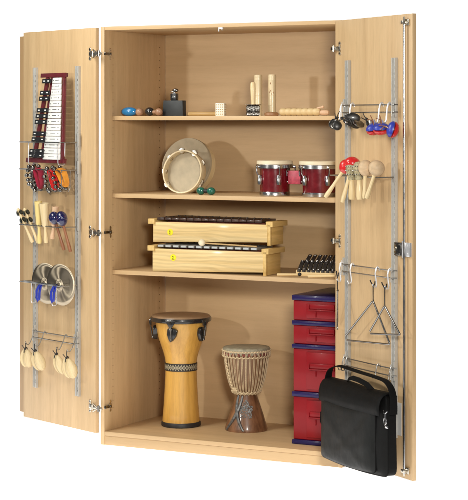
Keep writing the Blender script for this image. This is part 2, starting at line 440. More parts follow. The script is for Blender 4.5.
# ------------------------------------------------------------------ racks on the doors
def u_rack(F, side, z, label, grp, x0, x1, extra=None):
    t = thing('wire_rack', label, 'wire rack', F, ((x0 + x1) / 2, 0, z), group=grp); h = (x1 - x0) / 2
    for n in (-.107, -.083):
        mb = MB(); mb.tube([(-h, n, 0), (h, n, 0)], .0026); mb.build('bar', wire_m, t)
    for s in (-1, 1):
        mb = MB(); mb.tube([(s * (h - .001), -.107, 0), (s * (h + .001), -.100, 0), (s * (h + .004), -.03, 0), (s * (h + .006), -.012, 0)], .0028); mb.build('arm', wire_m, t)
        mb = MB(); mb.box((s * (h + .008), -.017, .012), (.012, .009, .060), bev=.0012); mb.build('bracket', rail_m, t)
    if extra: extra(t, h)
    return t
def glock_prongs(t, h):
    for dx in (-.074, .170):
        mb = MB(); x = dx
        mb.tube([(x, -.107, 0), (x, -.120, -.004), (x, -.122, -.02), (x, -.122, -.093), (x, -.118, -.101), (x, -.094, -.104), (x, -.086, -.098), (x, -.083, -.01), (x, -.083, 0)], .0024)
        mb.build('prong', hook_m, t)
def basket(t, h):
    for x0, x1 in ((-.066, .035), (.075, .178)):
        mb = MB(); mb.tube([(x0, -.107, 0), (x0, -.107, -.080), (x0 + .012, -.107, -.096), (x1 - .012, -.107, -.096), (x1, -.107, -.080), (x1, -.107, 0)], .002)
        mb.tube([(x0, -.060, 0), (x0, -.060, -.080), (x0 + .012, -.060, -.096), (x1 - .012, -.060, -.096), (x1, -.060, -.080), (x1, -.060, 0)], .002)
        for k in range(3): xx = x0 + (x1 - x0) * (.2 + .3 * k); mb.tube([(xx, -.107, -.096), (xx, -.060, -.096)], .0018)
        mb.tube([(x0 - .004, -.060, 0), (x1 + .004, -.060, 0)], .002)
        mb.build('prong', chrome, t)
def cym_prongs(t, h):
    for x in (-.070, .102):
        mb = MB(); mb.tube([(x, -.107, 0), (x, -.109, -.085), (x, -.104, -.094), (x, -.088, -.094), (x, -.083, -.085), (x, -.083, 0)], .0022); mb.build('prong', hook_m, t)
GL = 'wire racks clipped to the left door rails'; GR = 'wire racks clipped to the right door rails'
u_rack(FL, -1, 1.373, 'top wire rack of the left door, holding the upright glockenspiel', GL, -.467, -.120, glock_prongs)
u_rack(FL, -1, 1.246, 'wire rack with small baskets holding the jingle bell bands on the left door', GL, -.467, -.120, basket)
u_rack(FL, -1, .985, 'wire rack behind the blue maracas on the left door', GL, -.467, -.120)
u_rack(FL, -1, .717, 'wire rack carrying the two cymbals on the left door', GL, -.467, -.120, cym_prongs)
u_rack(FR, 1, 1.247, 'single wire rack holding red and beige maracas on the right door', GR, .140, .487)

def hook_pts(x, n0=-.030, ztop=.018, drop=.075, out=.042):
    return [(x, n0 + .004, ztop - .010), (x, n0 + .003, ztop), (x, n0 - .004, ztop + .006), (x, n0 - .010, ztop), (x, n0 - .016, ztop - .02),
            (x, n0 - out * .8, ztop - drop * .85), (x, n0 - out, ztop - drop), (x, n0 - out - .010, ztop - drop), (x, n0 - out - .016, ztop - drop + .012)]
def coat_rack(F, z, label, grp, x0, x1, hooks, drop=.075, out=.03, hr=.0034, hm=None):
    t = thing('hook_rack', label, 'hook rack', F, ((x0 + x1) / 2, 0, z), group=grp); h = (x1 - x0) / 2
    for dz in (.015, -.015):
        mb = MB(); mb.tube([(-h - .010, -.012, dz), (-h - .004, -.028, dz), (-h + .004, -.030, dz), (h - .004, -.030, dz), (h + .004, -.028, dz), (h + .010, -.012, dz)], .0025); mb.build('bar', wire_m, t)
    for s in (-1, 1):
        mb = MB(); mb.box((s * (h + .004), -.017, .003), (.006, .010, .075), rot=Euler((0, 0, 0)), bev=.001)
        mb.tube([(s * (h - .003), -.031, .030), (s * (h - .003), -.033, -.032)], .002); mb.build('bracket', rail_m, t)
    for x in hooks:
        mb = MB(); mb.tube([(a - (x0 + x1) / 2, b, c) for a, b, c in hook_pts(x, drop=drop, out=out)], hr, seg=8); mb.build('hook', hm or hook_m, t)
    return t
coat_rack(FL, .463, 'double-bar hook rack with cream castanets near the foot of the left door', GL, -.470, -.122, (-.442, -.362, -.188, -.100), drop=.062, out=.042, hr=.0020, hm=wire_m)
coat_rack(FR, 1.522, 'double-bar hook rack at the top of the right door with castanets', GR, .105, .500, (.120, .198, .424, .484), out=.025)
coat_rack(FR, .860, 'double-bar hook rack with the triangles at mid height of the right door', GR, .102, .494, (.112, .198, .394, .487), out=.012)
coat_rack(FR, .470, 'double-bar hook rack carrying the black bag at the foot of the right door', GR, .122, .490, (.135, .160, .400, .500), drop=.05, out=.022, hr=.0022, hm=wire_m)

# ------------------------------------------------------------------ glockenspiel on the left door
t = thing('glockenspiel', 'upright glockenspiel with white and black bars on a dark red frame', 'glockenspiel', FL, (-.279, -.092, 1.278), (R(-6.5), 0, 0))
GH = .418
mb = MB()
mb.box((.012, 0, .010), (.316, .016, .022), bev=.002); mb.build('end_block', red_frame, t)
mb = MB(); mb.box((.013, 0, GH - .010), (.206, .016, .020), bev=.002); mb.build('end_block', red_frame, t)
mb = MB()
def slat(xb, xt, wd):
    v = []
    L_ = math.hypot(xt - xb, GH - .04)
    mb.box(((xb + xt) / 2, -.001, GH / 2), (wd, .012, L_), rot=Euler((0, math.atan2(xt - xb, GH - .04), 0)), bev=.001)
slat(.150, .100, .018); slat(.020, .042, .022); slat(-.020, .004, .016); slat(-.085, -.035, .022)
mb.build('frame_rail', red_frame, t)
zw = [GH - .036 - k * .0273 for k in range(14)]
for k, z in enumerate(zw):
    f = k / 13; xr = .094 + .048 * f; xl = .026 - .021 * f
    mb = MB(); mb.box(((xl + xr) / 2, -.0125, z), (xr - xl, .006, .0248), bev=.0008)
    mb.cyl((xr - .014, -.0150, z), (xr - .014, -.0185, z), .0022, seg=8, m=1); mb.cyl((xl + .012, -.0150, z), (xl + .012, -.0185, z), .0022, seg=8, m=1)
    mb.box(((xl + xr) / 2, -.0158, z), ((xr - xl) * .35, .0007, .0022), m=1)
    mb.build('white_bar', [white_bar, bellm], t)
for k in (0, 2, 3, 5, 6, 7, 9, 10, 12, 13):
    z = zw[k] - (.003 if k < 13 else -.004); f = k / 13; xr = .020 - .007 * f; xl = -.052 - .055 * f
    mb = MB(); mb.box(((xl + xr) / 2, -.0185, z), (xr - xl, .006, .0205), bev=.001)
    for xx in (xl + .018, xr - .020): mb.box((xx, -.0218, z), (.014, .0012, .0055), bev=.0003, m=1)
    mb.build('black_bar', [black_bar, white_bar], t)

ZL50 = R(48); ZR62 = R(62)
# ------------------------------------------------------------------ jingle bell bands in the baskets
def bell(mb, c, r, m):
    mb.ell(c, (r, r, r * .95), seg=14, m=m)
    mb.tube([(c[0] + r * .99 * math.cos(a), c[1] + r * .99 * math.sin(a), c[2] - .0005) for a in [2 * PI * k / 12 for k in range(12)]], r * .10, seg=5, closed=True, m=m)
def bell_band(mat, label):
    t = thing('bell_band', label, 'jingle bells', FL, (0, 0, 0), group='hand bell bands in the wire baskets')
    mb = MB()
    mb.tube([(-.012, 0, .040), (.012, -.002, .050), (.034, 0, .040), (.046, .002, .010), (.052, .004, -.022), (.044, .004, -.040), (.026, .002, -.030), (.008, 0, .000)], [.014, .016, .017, .016, .014, .012, .011, .011], seg=10, closed=True, flat=(0, 1, .15))
    mb.build('band', mat, t)
    for k, (x, z) in enumerate([(-.014, .052), (-.026, .034), (-.030, .012), (-.027, -.010), (-.018, -.030), (-.004, -.045), (.018, -.052)]):
        mb = MB(); bell(mb, (x, -.012 + .006 * (k % 2), z), .0100, 0); bell(mb, (x + .014, .010, z + .006), .0096, 0); mb.build('bell', bellm, t)
    return t
b1 = bell_band(crimson, 'crimson jingle bell band nearest the edge of the left door'); put(b1, FL, (-.345, -.095, 1.203), (0, R(8), 0))
dup(b1, 'crimson jingle bell band behind the outermost one in the left basket', FL, (-.388, -.080, 1.207), (0, R(-4), R(20)))
dup(b1, 'bright red jingle bell band in the middle of the bell rack', FL, (-.222, -.098, 1.200), (0, R(6), 0), {'band': scarlet})
dup(b1, 'orange jingle bell band at the hinge side of the bell rack', FL, (-.150, -.095, 1.203), (0, R(-10), 0), {'band': orange})

# ------------------------------------------------------------------ sticks, tube blocks and maracas on the third rack
def jingle_stick(label, loc, rot):
    t = thing('jingle_stick', label, 'jingle stick', FL, loc, rot, 'jingle sticks in the left door rack')
    mb = MB(); mb.lathe([(0, -.115), (.008, -.112), (.0095, -.10), (.007, -.06), (.006, -.02), (.007, .02), (.0085, .055), (.006, .062), (0, .063)], seg=14); mb.build('stick', pale_wood, t)
    for dz in (.040, .002):
        for q in (-1, 1):
            mb = MB(); mb.lathe([(0, -.002), (.005, -.003), (.0130, 0), (.0135, .001), (.006, -.001), (0, 0)], (q * .0075, -.004, dz), (q, -.5, .2), 16); mb.lathe([(0, .001), (.005, .002), (.0105, -.001), (.011, 0)], (q * .0115, -.0055, dz + .001), (q, -.5, .2), 16)
            mb.build('jingle', olive_dk, t)
    return t
jingle_stick('wooden jingle stick with dark discs nearest the edge of the left door', (-.440, -.105, 1.004), (0, R(-24), ZL50))
jingle_stick('wooden jingle stick with dark discs, beside the yellow tube block', (-.386, -.105, 1.006), (0, R(-22), ZL50))
def tube_block(label, loc, rot, mat, r=.017, hl=.11, handle=.09, bent=0):
    t = thing('tube_block', label, 'wood block', FL, loc, rot, 'hollow wooden tube blocks in the left door rack')
    mb = MB()
    mb.lathe([(0, .0), (r * .6, 0), (r * .8, .008), (r, hl * .55), (r * 1.12, hl - .003), (r * 1.08, hl), (r * .86, hl), (r * .84, hl - .04), (0, hl - .04)], seg=24); mb.build('hollow_head', mat, t)
    mb = MB(); mb.lathe([(0, 0), (r * .83, 0), (r * .83, .0015), (0, .0015)], (0, 0, hl - .012), seg=20); mb.build('hollow', hole_m, t)  # dark disc put in for the shade inside the open end
    mb = MB(); mb.lathe([(0, -handle), (.009, -handle + .002), (.0115, -handle * .8), (.008, -handle * .45), (.0065, -.012), (.009, 0), (0, .001)], seg=16); mb.build('handle', mat, t)
    mb = MB(); mb.box((0, -r * 1.05, hl * .72), (r * .5, .003, hl * .38), bev=.001); mb.build('slit', brownish, t) if False else mb.bm.free()
    return t
tube_block('yellow wooden tube block, leftmost of the three in its rack', (-.315, -.098, .985), (R(6), R(-1), ZL50), yellow_wood, .016, .115, .085)
tube_block('wide cream tube block with a dark hollow end, between the yellow one and the maracas', (-.256, -.102, .985), (R(9), R(-2), ZL50), pale_wood, .020, .108, .080)
tube_block('pinkish wooden tube block just behind the blue maracas', (-.214, -.085, .985), (R(4), R(7), ZL50), pink_wood, .014, .092, .060)
def maraca(name, label, F, loc, rot, hm, sm, hr=(.026, .026, .031), hl=.125, grp=None, hr2=.0065, cream=False):
    t = thing(name, label, 'maraca', F, loc, rot, grp)
    mb = MB(); mb.ell((0, 0, 0), hr, seg=26, fn=lambda v: Vector((v.x * (1 - .10 * max(0, -v.z)), v.y * (1 - .10 * max(0, -v.z)), v.z))); mb.build('head', hm, t)
    z0 = -hr[2] * .9
    mb = MB(); mb.lathe([(0, z0 + .006), (hr2 * 1.3, z0 + .004), (hr2 * .95, z0 - .006), (hr2, z0 - hl * .5), (hr2 * 1.35, z0 - hl * .85), (hr2 * 1.1, z0 - hl), (0, z0 - hl - .001)], seg=14); mb.build('handle', sm, t)
    return t
G1 = 'blue maracas'
m1 = maraca('maraca', 'navy blue maraca with flower print, left one of the pair on the left door', FL, (-.178, -.105, 1.026), (0, R(-17), ZL50), navy, redbrown, grp=G1)
m2 = maraca('maraca', 'navy blue maraca with flower print, right one of the pair on the left door', FL, (-.118, -.105, 1.026), (0, R(-15), ZL50), navy, redbrown, (.0275, .0265, .035), grp=G1)
flower_m = plain('painted_flower', (.55, .50, .62), .5)
flower_r = plain('painted_flower_red', (.45, .05, .12), .5)
for mm in (m1, m2):
    hd = mm.children[0]; mb = MB()
    for k in range(22):
        a = random.uniform(-2.6, .1); e = random.uniform(-.8, .9)
        d = Vector((math.cos(a) * math.cos(e) * .0264, math.sin(a) * math.cos(e) * .0264, math.sin(e) * .0322))
        mb.ell(d, (.0012, .0012, .0010), seg=6, m=k % 2)
    mb.build('flower_print', [flower_m, flower_r], hd)

# ------------------------------------------------------------------ cymbals
def cymbal(label, loc, rot):
    t = thing('cymbal', label, 'cymbal', FL, loc, rot, 'pair of hand cymbals')
    mb = MB()
    pr = [(.004, -.021), (.012, -.0205), (.022, -.016), (.027, -.011), (.031, -.0095), (.055, -.006), (.080, -.002), (.0955, .0015), (.0960, .0025), (.080, -.0005), (.055, -.0045), (.031, -.008), (.026, -.009), (.020, -.014), (.012, -.0185), (.004, -.0195)]
    mb.lathe([(r, h) for r, h in pr], axis=(0, 1, 0), seg=96); mb.build('disc', cymm, t, ang=60)
    mb = MB(); mb.tube([(0, -.020, .004), (-.004, -.040, -.004), (-.014, -.048, -.030), (-.018, -.046, -.062), (-.012, -.044, -.078), (-.004, -.044, -.070), (.001, -.044, -.035), (.002, -.034, -.006), (0, -.020, .0)], .0075, seg=10, flat=(1, .1, 0)); mb.build('strap', blue_m, t)
    mb = MB(); mb.lathe([(0, -.003), (.007, -.0025), (.008, 0), (0, .001)], (0, -.0215, 0), (0, 1, 0), 14); mb.build('grommet', steel, t)
    return t
cymbal('bronze hand cymbal with blue strap, leftmost and partly covered, low on the left door', (-.318, -.058, .714), (R(4), 0, R(10)))
cymbal('bronze hand cymbal with blue strap, in front of the other one on the left door', (-.178, -.070, .718), (R(3), 0, R(8)))

# ------------------------------------------------------------------ castanets
def pear(v, k=.34):
    f = 1 - k * max(0, v.z) ** 1.3
    y = v.y if v.y < 0 else v.y * .35
    return Vector((v.x * f, y, v.z))
def castanet(name, F, loc, rot, mats, label, size=(.0205, .0095, .044), grp=None, spread=10, cord=black_r, cat='castanets'):
    t = thing(name, label, cat, F, loc, rot, grp)
    for k, s in enumerate((-1, 1)):
        mb = MB(); mb.ell((0, 0, -size[2] * .9), size, seg=22, fn=pear)
        o = mb.build('shell', mats[k % len(mats)], t)
        if mats[0] is cast_w and s < 0: mh = MB(); mh.lathe([(0, -.0004), (.0042, -.0004), (.0046, .0008)], (0, -size[1] * .62, -size[2] * .34), (0, 1, 0), 12); mh.build('string_hole', hole_m, o)
        o.rotation_euler = (R(s * spread * .5), R(s * spread), 0 if s < 0 else PI); o.location = (s * -size[0] * .35, s * .010, 0)
    mb = MB()
    mb.tube([(-.008, -.006, -.012), (-.004, -.012, .004), (.002, -.004, .016), (.006, .004, .010), (.008, .008, -.010)], .0022)
    mb.tube([(.000, -.004, .010), (.000, .000, .026), (.002, .004, .040)], .0018)
    mb.tube([(-.004, -.006, .008), (-.010, -.012, .018), (-.015, -.014, .026)], .0018); mb.ell((0, -.004, .008), (.005, .005, .006), seg=10)
    mb.build('cord', cord, t); return t
GC = 'cream wooden castanets'
ZL50 = R(48)
castanet('castanets', FL, (-.442, -.088, .394), (0, R(-3), ZL50), [cast_w], 'cream castanet pair hanging nearest the edge of the left door', size=(.0255, .0160, .043), grp=GC, spread=4)
castanet('castanets', FL, (-.362, -.088, .391), (0, R(-8), ZL50), [cast_w], 'cream castanet pair hanging in front of the left rail of the left door', size=(.0255, .0160, .047), grp=GC, spread=13)
castanet('castanets', FL, (-.188, -.088, .393), (0, R(4), ZL50), [cast_w], 'cream castanet pair fanned wide open on the left door rack', size=(.0215, .0140, .047), grp=GC, spread=26)
castanet('castanets', FL, (-.100, -.088, .385), (0, R(-4), ZL50), [cast_w], 'cream castanet pair hanging nearest the hinge of the left door', size=(.0270, .0170, .047), grp=GC, spread=13)

GB = 'red and blue castanets'
def disc_cast(label, loc, rot):
    t = thing('castanets', label, 'castanets', FR, loc, rot, GB)
    for m_, dz in ((blue_m, .009), (scarlet, -.010)):
        mb = MB(); mb.lathe([(0, .013), (.012, .012), (.022, .007), (.029, -.001), (.030, -.007), (.028, -.008), (.010, -.006), (0, -.006)] if dz > 0 else [(0, -.016), (.013, -.014), (.023, -.008), (.029, .000), (.030, .006), (.028, .007), (.010, .005), (0, .005)], (0, 0, dz), seg=28, wob=lambda r, h, a: r * (1 + .10 * math.cos(2 * a))); mb.build('shell', m_, t)
    mb = MB(); mb.tube([(.0, .022, .0), (.0, .012, .024), (.004, .004, .036), (.004, -.004, .028), (.0, -.012, .018)], .0022, m=0); mb.tube([(.004, .004, .036), (.0, .008, .056)], .0018, m=0); mb.tube([(.004, .004, .034), (-.016, .000, .046)], .0018); mb.build('cord', redbrown, t); return t
disc_cast('red and blue castanet pair next to the pale one, leftmost of the three', (.424, -.070, 1.440), (R(16), R(-16), ZR62))
disc_cast('red and blue castanet pair lying level between two others', (.484, -.074, 1.441), (R(16), R(-8), ZR62))
disc_cast('red and blue castanet pair tilted on its side, nearest the locking rod', (.550, -.063, 1.438), (R(10), R(-74), ZR62))
GK = 'black castanets'
bk = dict(grp=GK, cat='castanets')
castanet('castanets', FR, (.120, -.070, 1.476), (0, R(24), ZR62), [black_mt, bellm], 'small black castanet pair at the hinge end of the top right rack', size=(.021, .009, .022), spread=22, **bk)
castanet('castanets', FR, (.198, -.074, 1.480), (0, R(-78), ZR62), [black_mt, black_met], 'large black leaf-shaped castanet pair lying flat under the top right hooks', size=(.021, .008, .034), spread=7, **bk)
castanet('castanets', FR, (.222, -.058, 1.470), (R(20), R(-52), R(80)), [bellm, black_mt], 'black castanet pair tilted in front of the rail of the right door', size=(.015, .007, .032), spread=16, **bk)
castanet('castanets', FR, (.357, -.060, 1.470), (0, R(-30), ZR62), [nickel, black_met], 'grey metal castanet pair between the black ones and the red-blue ones', size=(.014, .008, .018), spread=30, **bk)

# ------------------------------------------------------------------ maracas and shakers on the right door
G2 = 'red maracas on the right door'; G3 = 'beige maracas on the right door'
maraca('maraca', 'red maraca with pale handle slanting left, beside the cabinet opening', FR, (.276, -.112, 1.286), (0, R(34), ZR62), scarlet, pale_wood, (.029, .027, .031), .124, G2, .0072)
maraca('maraca', 'red maraca with steeper pale handle, in front of the rail', FR, (.314, -.104, 1.299), (0, R(15), ZR62), scarlet, pale_wood, (.033, .029, .028), .138, G2, .0072)
maraca('maraca', 'beige round maraca with a long handle, left of the pair on the right door', FR, (.427, -.112, 1.283), (0, R(2), ZR62), beige_hd, pale_wood, (.030, .030, .033), .092, G3, .0075)
maraca('maraca', 'beige round maraca, right of the pair on the right door', FR, (.497, -.104, 1.284), (0, R(18), ZR62), beige_hd, pale_wood, (.033, .033, .032), .098, G3, .0075)
def bead_shaker(label, loc, rot):
    t = thing('bead_shaker', label, 'shaker', FR, loc, rot, 'olive bead shakers on the right door')
    mb = MB(); mb.lathe([(0, .055), (.012, .053), (.021, .043), (.024, .026), (.021, .010), (.015, -.004), (.016, -.018), (.0, -.020)], seg=24); mb.build('head', olive, t)
    for zz, rr in ((.036, .0235), (.020, .0242), (.004, .0195)):
        mb = MB()
        for k in range(16):
            a = 2 * PI * k / 16; mb.ell((rr * math.cos(a), rr * math.sin(a), zz), (.0022, .0022, .0026), seg=6)
        mb.build('bead_ring', bellm, t)
    mb = MB(); mb.lathe([(0, -.018), (.010, -.019), (.0095, -.028), (.013, -.055), (.0145, -.085), (.0125, -.098), (0, -.100)], seg=18); mb.build('handle', pale_wood, t)
    return t
bead_shaker('olive bead shaker with cream handle beside the red maracas', (.316, -.110, 1.252), (R(2), R(2), 0))
bead_shaker('olive bead shaker with cream handle beside the beige maracas', (.374, -.110, 1.254), (R(2), R(-1), 0))

# ------------------------------------------------------------------ triangles
def triangle(label, loc, rot, pts, r=.0042, hang=None):
    t = thing('triangle', label, 'triangle', FR, loc, rot, 'steel triangles hanging on the right door')
    mb = MB(); P = []
    ps = [Vector(p) for p in pts]
    for k, p in enumerate(ps):
        if k in (0, len(ps) - 1): P.append(p); continue
        a = (ps[k - 1] - p).normalized(); b = (ps[k + 1] - p).normalized()
        for q in range(5):
            f = q / 4; P.append(p + a * .010 * (1 - f) ** 2 + b * .010 * f ** 2)
    mb.tube(P, r, seg=12); mb.build('rod', steel, t, ang=60)
    mb = MB(); z = hang
    mb.tube([(0, 0, -.006), (0, .004, .0), (0, 0, .008), (.0, 0, z)], .0022)
    mb.tube([(0, 0, z - .004), (-.004, -.002, z + .004), (-.012, -.004, z + .014), (-.016, -.004, z + .020)], .0026); mb.tube([(0, 0, z - .004), (.006, .004, z + .004), (.008, .004, z + .016)], .0026)
    mb.build('hanger', black_met, t); return t
triangle('large steel triangle with a bright right side, left of the smaller one', (.440, -.080, .746), (0, 0, 0), [(-.214, 0, -.180), (-.218, 0, -.166), (0, 0, 0), (.126, 0, -.142)], .0042, .062) if False else None
# large: apex, left corner, right corner with the base bar lower
triangle('large steel triangle with an open corner, left of the smaller one', (.394, -.056, .744), (0, 0, 0), [(-.214, 0, -.160), (0, .0, .004), (.128, 0, -.158), (-.209, .004, -.178)], .0040, .066)
triangle('smaller steel triangle hanging nearest the locking rod', (.485, -.058, .730), (0, 0, 0), [(-.110, 0, -.106), (0, 0, .006), (.114, 0, -.098), (-.104, 0, -.116)], .0040, .078)
triangle('narrow steel triangle seen edge-on at the hinge side of the right door', (.112, -.056, .765), (0, 0, R(-31)), [(-.085, 0, -.140), (0, 0, .004), (.085, 0, -.150), (-.070, 0, -.168)], .0036, .060)

# ------------------------------------------------------------------ black bag on the right door
bag = thing('shoulder_bag', 'black nylon shoulder bag hanging by its strap from the lowest rack of the right door', 'bag', FR, (.335, -.080, .075))
def rounded(w, d, h, r, n=18):
    m_ = MB(); m_.box((0, 0, h / 2), (w, d, h), bev=r, seg=4); return m_
bm_ = MB()
def bagshape(mb, w0, w1, d, h, y, rc=.028, seg=26):
    """soft-cornered bag slab, wider at the top, bulging in the middle"""
    nx, nz = 26, 20
    def pt(i, j, side):
        u, v = i / nx, j / nz
        ww = w0 + (w1 - w0) * v
        x = (u - .5) * ww; z = v * h
        cx = max(0, abs(u - .5) * ww - (ww / 2 - rc)); cz = max(0, abs(v - .5) * h - (h / 2 - rc))
        k = math.hypot(cx, cz)
        if k > rc and cx > 0 and cz > 0:
            x = math.copysign(ww / 2 - rc + cx * rc / k, u - .5); z = h / 2 + math.copysign(h / 2 - rc + cz * rc / k, v - .5)
        e = min(1, min(u, 1 - u) * 9) * min(1, min(v, 1 - v) * 9)
        bul = .010 * math.sin(PI * u) ** .6 * math.sin(PI * v) ** .6 + .0007 * math.sin(u * 7 + v * 4) * e + .0014 * math.sin(u * 3 - v * 5) * e + .0026 * math.exp(-((u * .8 + v - .75) / .09) ** 2) * e - .0022 * math.exp(-((u - v * .9 - .1) / .08) ** 2) * e + .0018 * math.exp(-((v - .12 - .3 * u) / .05) ** 2) * e
        z -= .010 * (math.sin(PI * u)) * (1 - v)
        z += .004 * math.sin(u * 7 + 1) * v
        return (x, y + side * (d / 2 - .010 * (1 - math.sqrt(e))) + side * bul, z)
    g = {}
    for side in (-1, 1):
        for i in range(nx + 1):
            for j in range(nz + 1): g[side, i, j] = mb.bm.verts.new(pt(i, j, side))
        for i in range(nx):
            for j in range(nz): mb.bm.faces.new((g[side, i, j], g[side, i + 1, j], g[side, i + 1, j + 1], g[side, i, j + 1]))
    ring = [(i, 0) for i in range(nx)] + [(nx, j) for j in range(nz)] + [(i, nz) for i in range(nx, 0, -1)] + [(0, j) for j in range(nz, 0, -1)]
    for a, b in zip(ring, ring[1:] + ring[:1]): mb.bm.faces.new((g[-1, a[0], a[1]], g[-1, b[0], b[1]], g[1, b[0], b[1]], g[1, a[0], a[1]]))
    return ring, pt
mb = MB(); ring, pt = bagshape(mb, .500, .480, .062, .315, -.005); mb.build('body', nylon, bag, rot=(0, 0, 0), ang=60)
mb = MB(); r2, pt2 = bagshape(mb, .425, .420, .026, .255, -.043, rc=.015); o = mb.build('front_pocket', nylon_f, bag, ang=60); o.location = (-.026, 0, .006)
mb = MB(); mb.tube([Vector(pt2(i, j, -1)) + Vector((0, .003, 0)) for i, j in r2], .0028, seg=6, closed=True); o2 = mb.build('piping', webbing, o)
mb = MB(); mb.tube([Vector(pt(i, j, -1)) + Vector((0, .003, 0)) for i, j in ring], .0036, seg=6, closed=True); mb.build('piping', webbing, bag)
# flap over the top
mb = MB()
fl = [(-.051, .302), (-.038, .318), (-.018, .327), (.004, .329), (.022, .323), (.030, .312)]
rows = []
for k, (y, z) in enumerate([(-.056, .238), (-.058, .262), (-.057, .282)] + fl):
    row = []
    for i in range(25):
        u = i / 24; x = -.238 + .470 * u
        row.append(mb.bm.verts.new((x, y - .004 * math.sin(PI * u) + .0006 * math.sin(u * 9 + k), z + .004 * math.sin(u * 5 + .5) * (k > 1) - .0012 * math.sin(u * 13 + k) * (k > 1))))
    rows.append(row)
for a, b in zip(rows, rows[1:]):
    for i in range(24): mb.bm.faces.new((a[i], a[i + 1], b[i + 1], b[i]))
o = mb.build('flap', nylon, bag, ang=60)
sm = o.modifiers.new('thick', 'SOLIDIFY'); sm.thickness = .004
mb = MB(); mb.tube([(-.095, -.004, .322), (-.080, -.010, .342), (-.040, -.014, .352), (.010, -.014, .350), (.070, -.012, .340), (.105, -.006, .318)], .011, seg=10, flat=(0, .5, .8)); mb.build('carry_handle', webbing, bag)
# shoulder strap over the hooks
mb = MB()
sp = [(-.238, .000, .235), (-.246, -.004, .285), (-.243, -.008, .330), (-.222, -.008, .366), (-.190, -.002, .381), (-.150, .006, .384), (-.08, .008, .380), (.0, .008, .376), (.08, .006, .374), (.15, .0, .372), (.205, -.006, .368), (.245, -.010, .350), (.262, -.010, .320), (.264, -.008, .280), (.262, -.008, .245)]
P = []
V = [Vector(p) for p in sp]
for k in range(len(V) - 1):
    a, b, c, d = V[max(0, k - 1)], V[k], V[k + 1], V[min(len(V) - 1, k + 2)]
    for q in range(4):
        s_ = q / 4; P.append(.5 * ((2 * b) + (c - a) * s_ + (2 * a - 5 * b + 4 * c - d) * s_ ** 2 + (3 * b - a - 3 * c + d) * s_ ** 3))
P.append(V[-1])
nP = len(P); mb.tube(P, [.022 - .009 * min(1, k / (nP * .30)) + .006 * max(0, (k - nP * .72) / (nP * .28)) for k in range(nP)], seg=12, flat=(0, 1, .25)); mb.build('shoulder_strap', webbing, bag)
mb = MB()
mb.tube([(.240, -.040, .262), (.250, -.046, .254), (.262, -.046, .252), (.274, -.044, .262)], .0028); mb.tube([(.262, -.046, .252), (.262, -.047, .232)], .0032)
mb.tube([(.262 + .009 * math.sin(a), -.047, .222 + .014 * math.cos(a)) for a in [2 * PI * k / 14 for k in range(14)]], .0022, closed=True)
mb.box((.262, -.040, .200), (.018, .006, .012), bev=.002)
mb.build('swivel_clip', chrome, bag)
mb = MB(); mb.tube([(-.262, -.020, .120), (-.274, -.026, .140), (-.272, -.026, .180), (-.258, -.020, .196)], .0040, seg=8); mb.build('side_loop', webbing, bag)

# ------------------------------------------------------------------ upper shelf
def ball_shaker(label, loc, rot, colm, r):
    t = thing('ball_shaker', label, 'shaker', FC, loc, rot, 'two-tone ball shakers on the upper shelf')
    mb = MB(); mb.ell((-.024, 0, 0), (r * 1.95, r, r) if r > .02 else (r * 1.2, r, r), seg=24); mb.build('coloured_ball', colm, t)
    mb = MB(); mb.ell((.028, 0, -.002), (.019, r * .86, r * .86), seg=20); mb.cyl((-.02, 0, -.002), (.02, 0, -.002), .008); mb.build('wooden_ball', brown_ball, t)
    return t
ball_shaker('bright blue and wood ball shaker at the left end of the upper shelf', (.098, .130, S1 + .0205), (0, 0, R(4)), sky_blue, .0205)
ball_shaker('black and wood ball shaker beside the dark box', (.200, .135, S1 + .0205), (0, 0, R(-6)), black_bar, .0195)
t = thing('dark_box', 'charcoal box with a small black neck and chrome top on the upper shelf', 'box', FC, (.288, .165, S1))
mb = MB(); mb.prism([(-.054, .0005), (.054, .0005), (.0515, .071), (-.0485, .071)], -.012, .020, bev=.0015); mb.build('body', box_grey, t)
mb = MB(); mb.box((.002, .002, .087), (.031, .024, .032), bev=.003); mb.build('neck', black_met, t)
mb = MB()
for a, b in (((-.004, .082), (.002, .094)), ((.002, .094), (.008, .082)), ((-.001, .086), (.005, .086))): mb.tube([(a[0], -.0104, a[1]), (b[0], -.0104, b[1])], .0008, seg=5)
mb.build('printed_mark', grey_ink, t)
mb = MB(); mb.cyl((.002, 0, .103), (.002, 0, .110), .006); mb.ell((.008, 0, .117), (.016, .011, .0085), seg=18); mb.box((-.006, 0, .110), (.018, .010, .004), bev=.001); mb.build('chrome_top', steel, t)
for lab, p0, L_, r_, dz in (('thin tan clave lying at the back beside the dark box', (.348, .185), .135, .0080, .0), ('tan clave lying in front of the other one on the upper shelf', (.385, .130), .142, .0095, .0)):
    t = thing('clave', lab, 'clave', FC, (p0[0], p0[1], S1 + r_), (0, 0, R(3)), 'claves on the upper shelf')
    mb = MB(); mb.lathe([(0, 0), (r_ * .8, .0008), (r_, .004), (r_, L_ - .004), (r_ * .8, L_ - .0008), (0, L_)], axis=(1, 0, 0), seg=20); mb.build('stick', tan_stick, t)
    mb = MB(); mb.lathe([(0, -.0004), (r_ * .78, -.0002), (r_ * .78, .0006)], axis=(1, 0, 0), seg=16); mb.build('end_grain', pale_wood, t)
t = thing('dotted_block', 'small white block covered in rows of dots on the upper shelf', 'block', FC, (.547, .135, S1), (0, 0, R(8)))
mb = MB(); mb.box((0, 0, .0285), (.042, .030, .057), bev=.002); mb.build('block', ivory, t)
mb = MB()
for i in range(4):
    for j in range(5): mb.box((-.0145 + i * .0095, -.0153, .008 + j * .0105), (.0042, .0008, .0045), bev=.0003)
for i in range(3):
    for j in range(5): mb.box((.0213, -.009 + i * .009, .008 + j * .0105), (.0008, .0042, .0045), bev=.0003)
mb.build('dots', tan_stick, t)
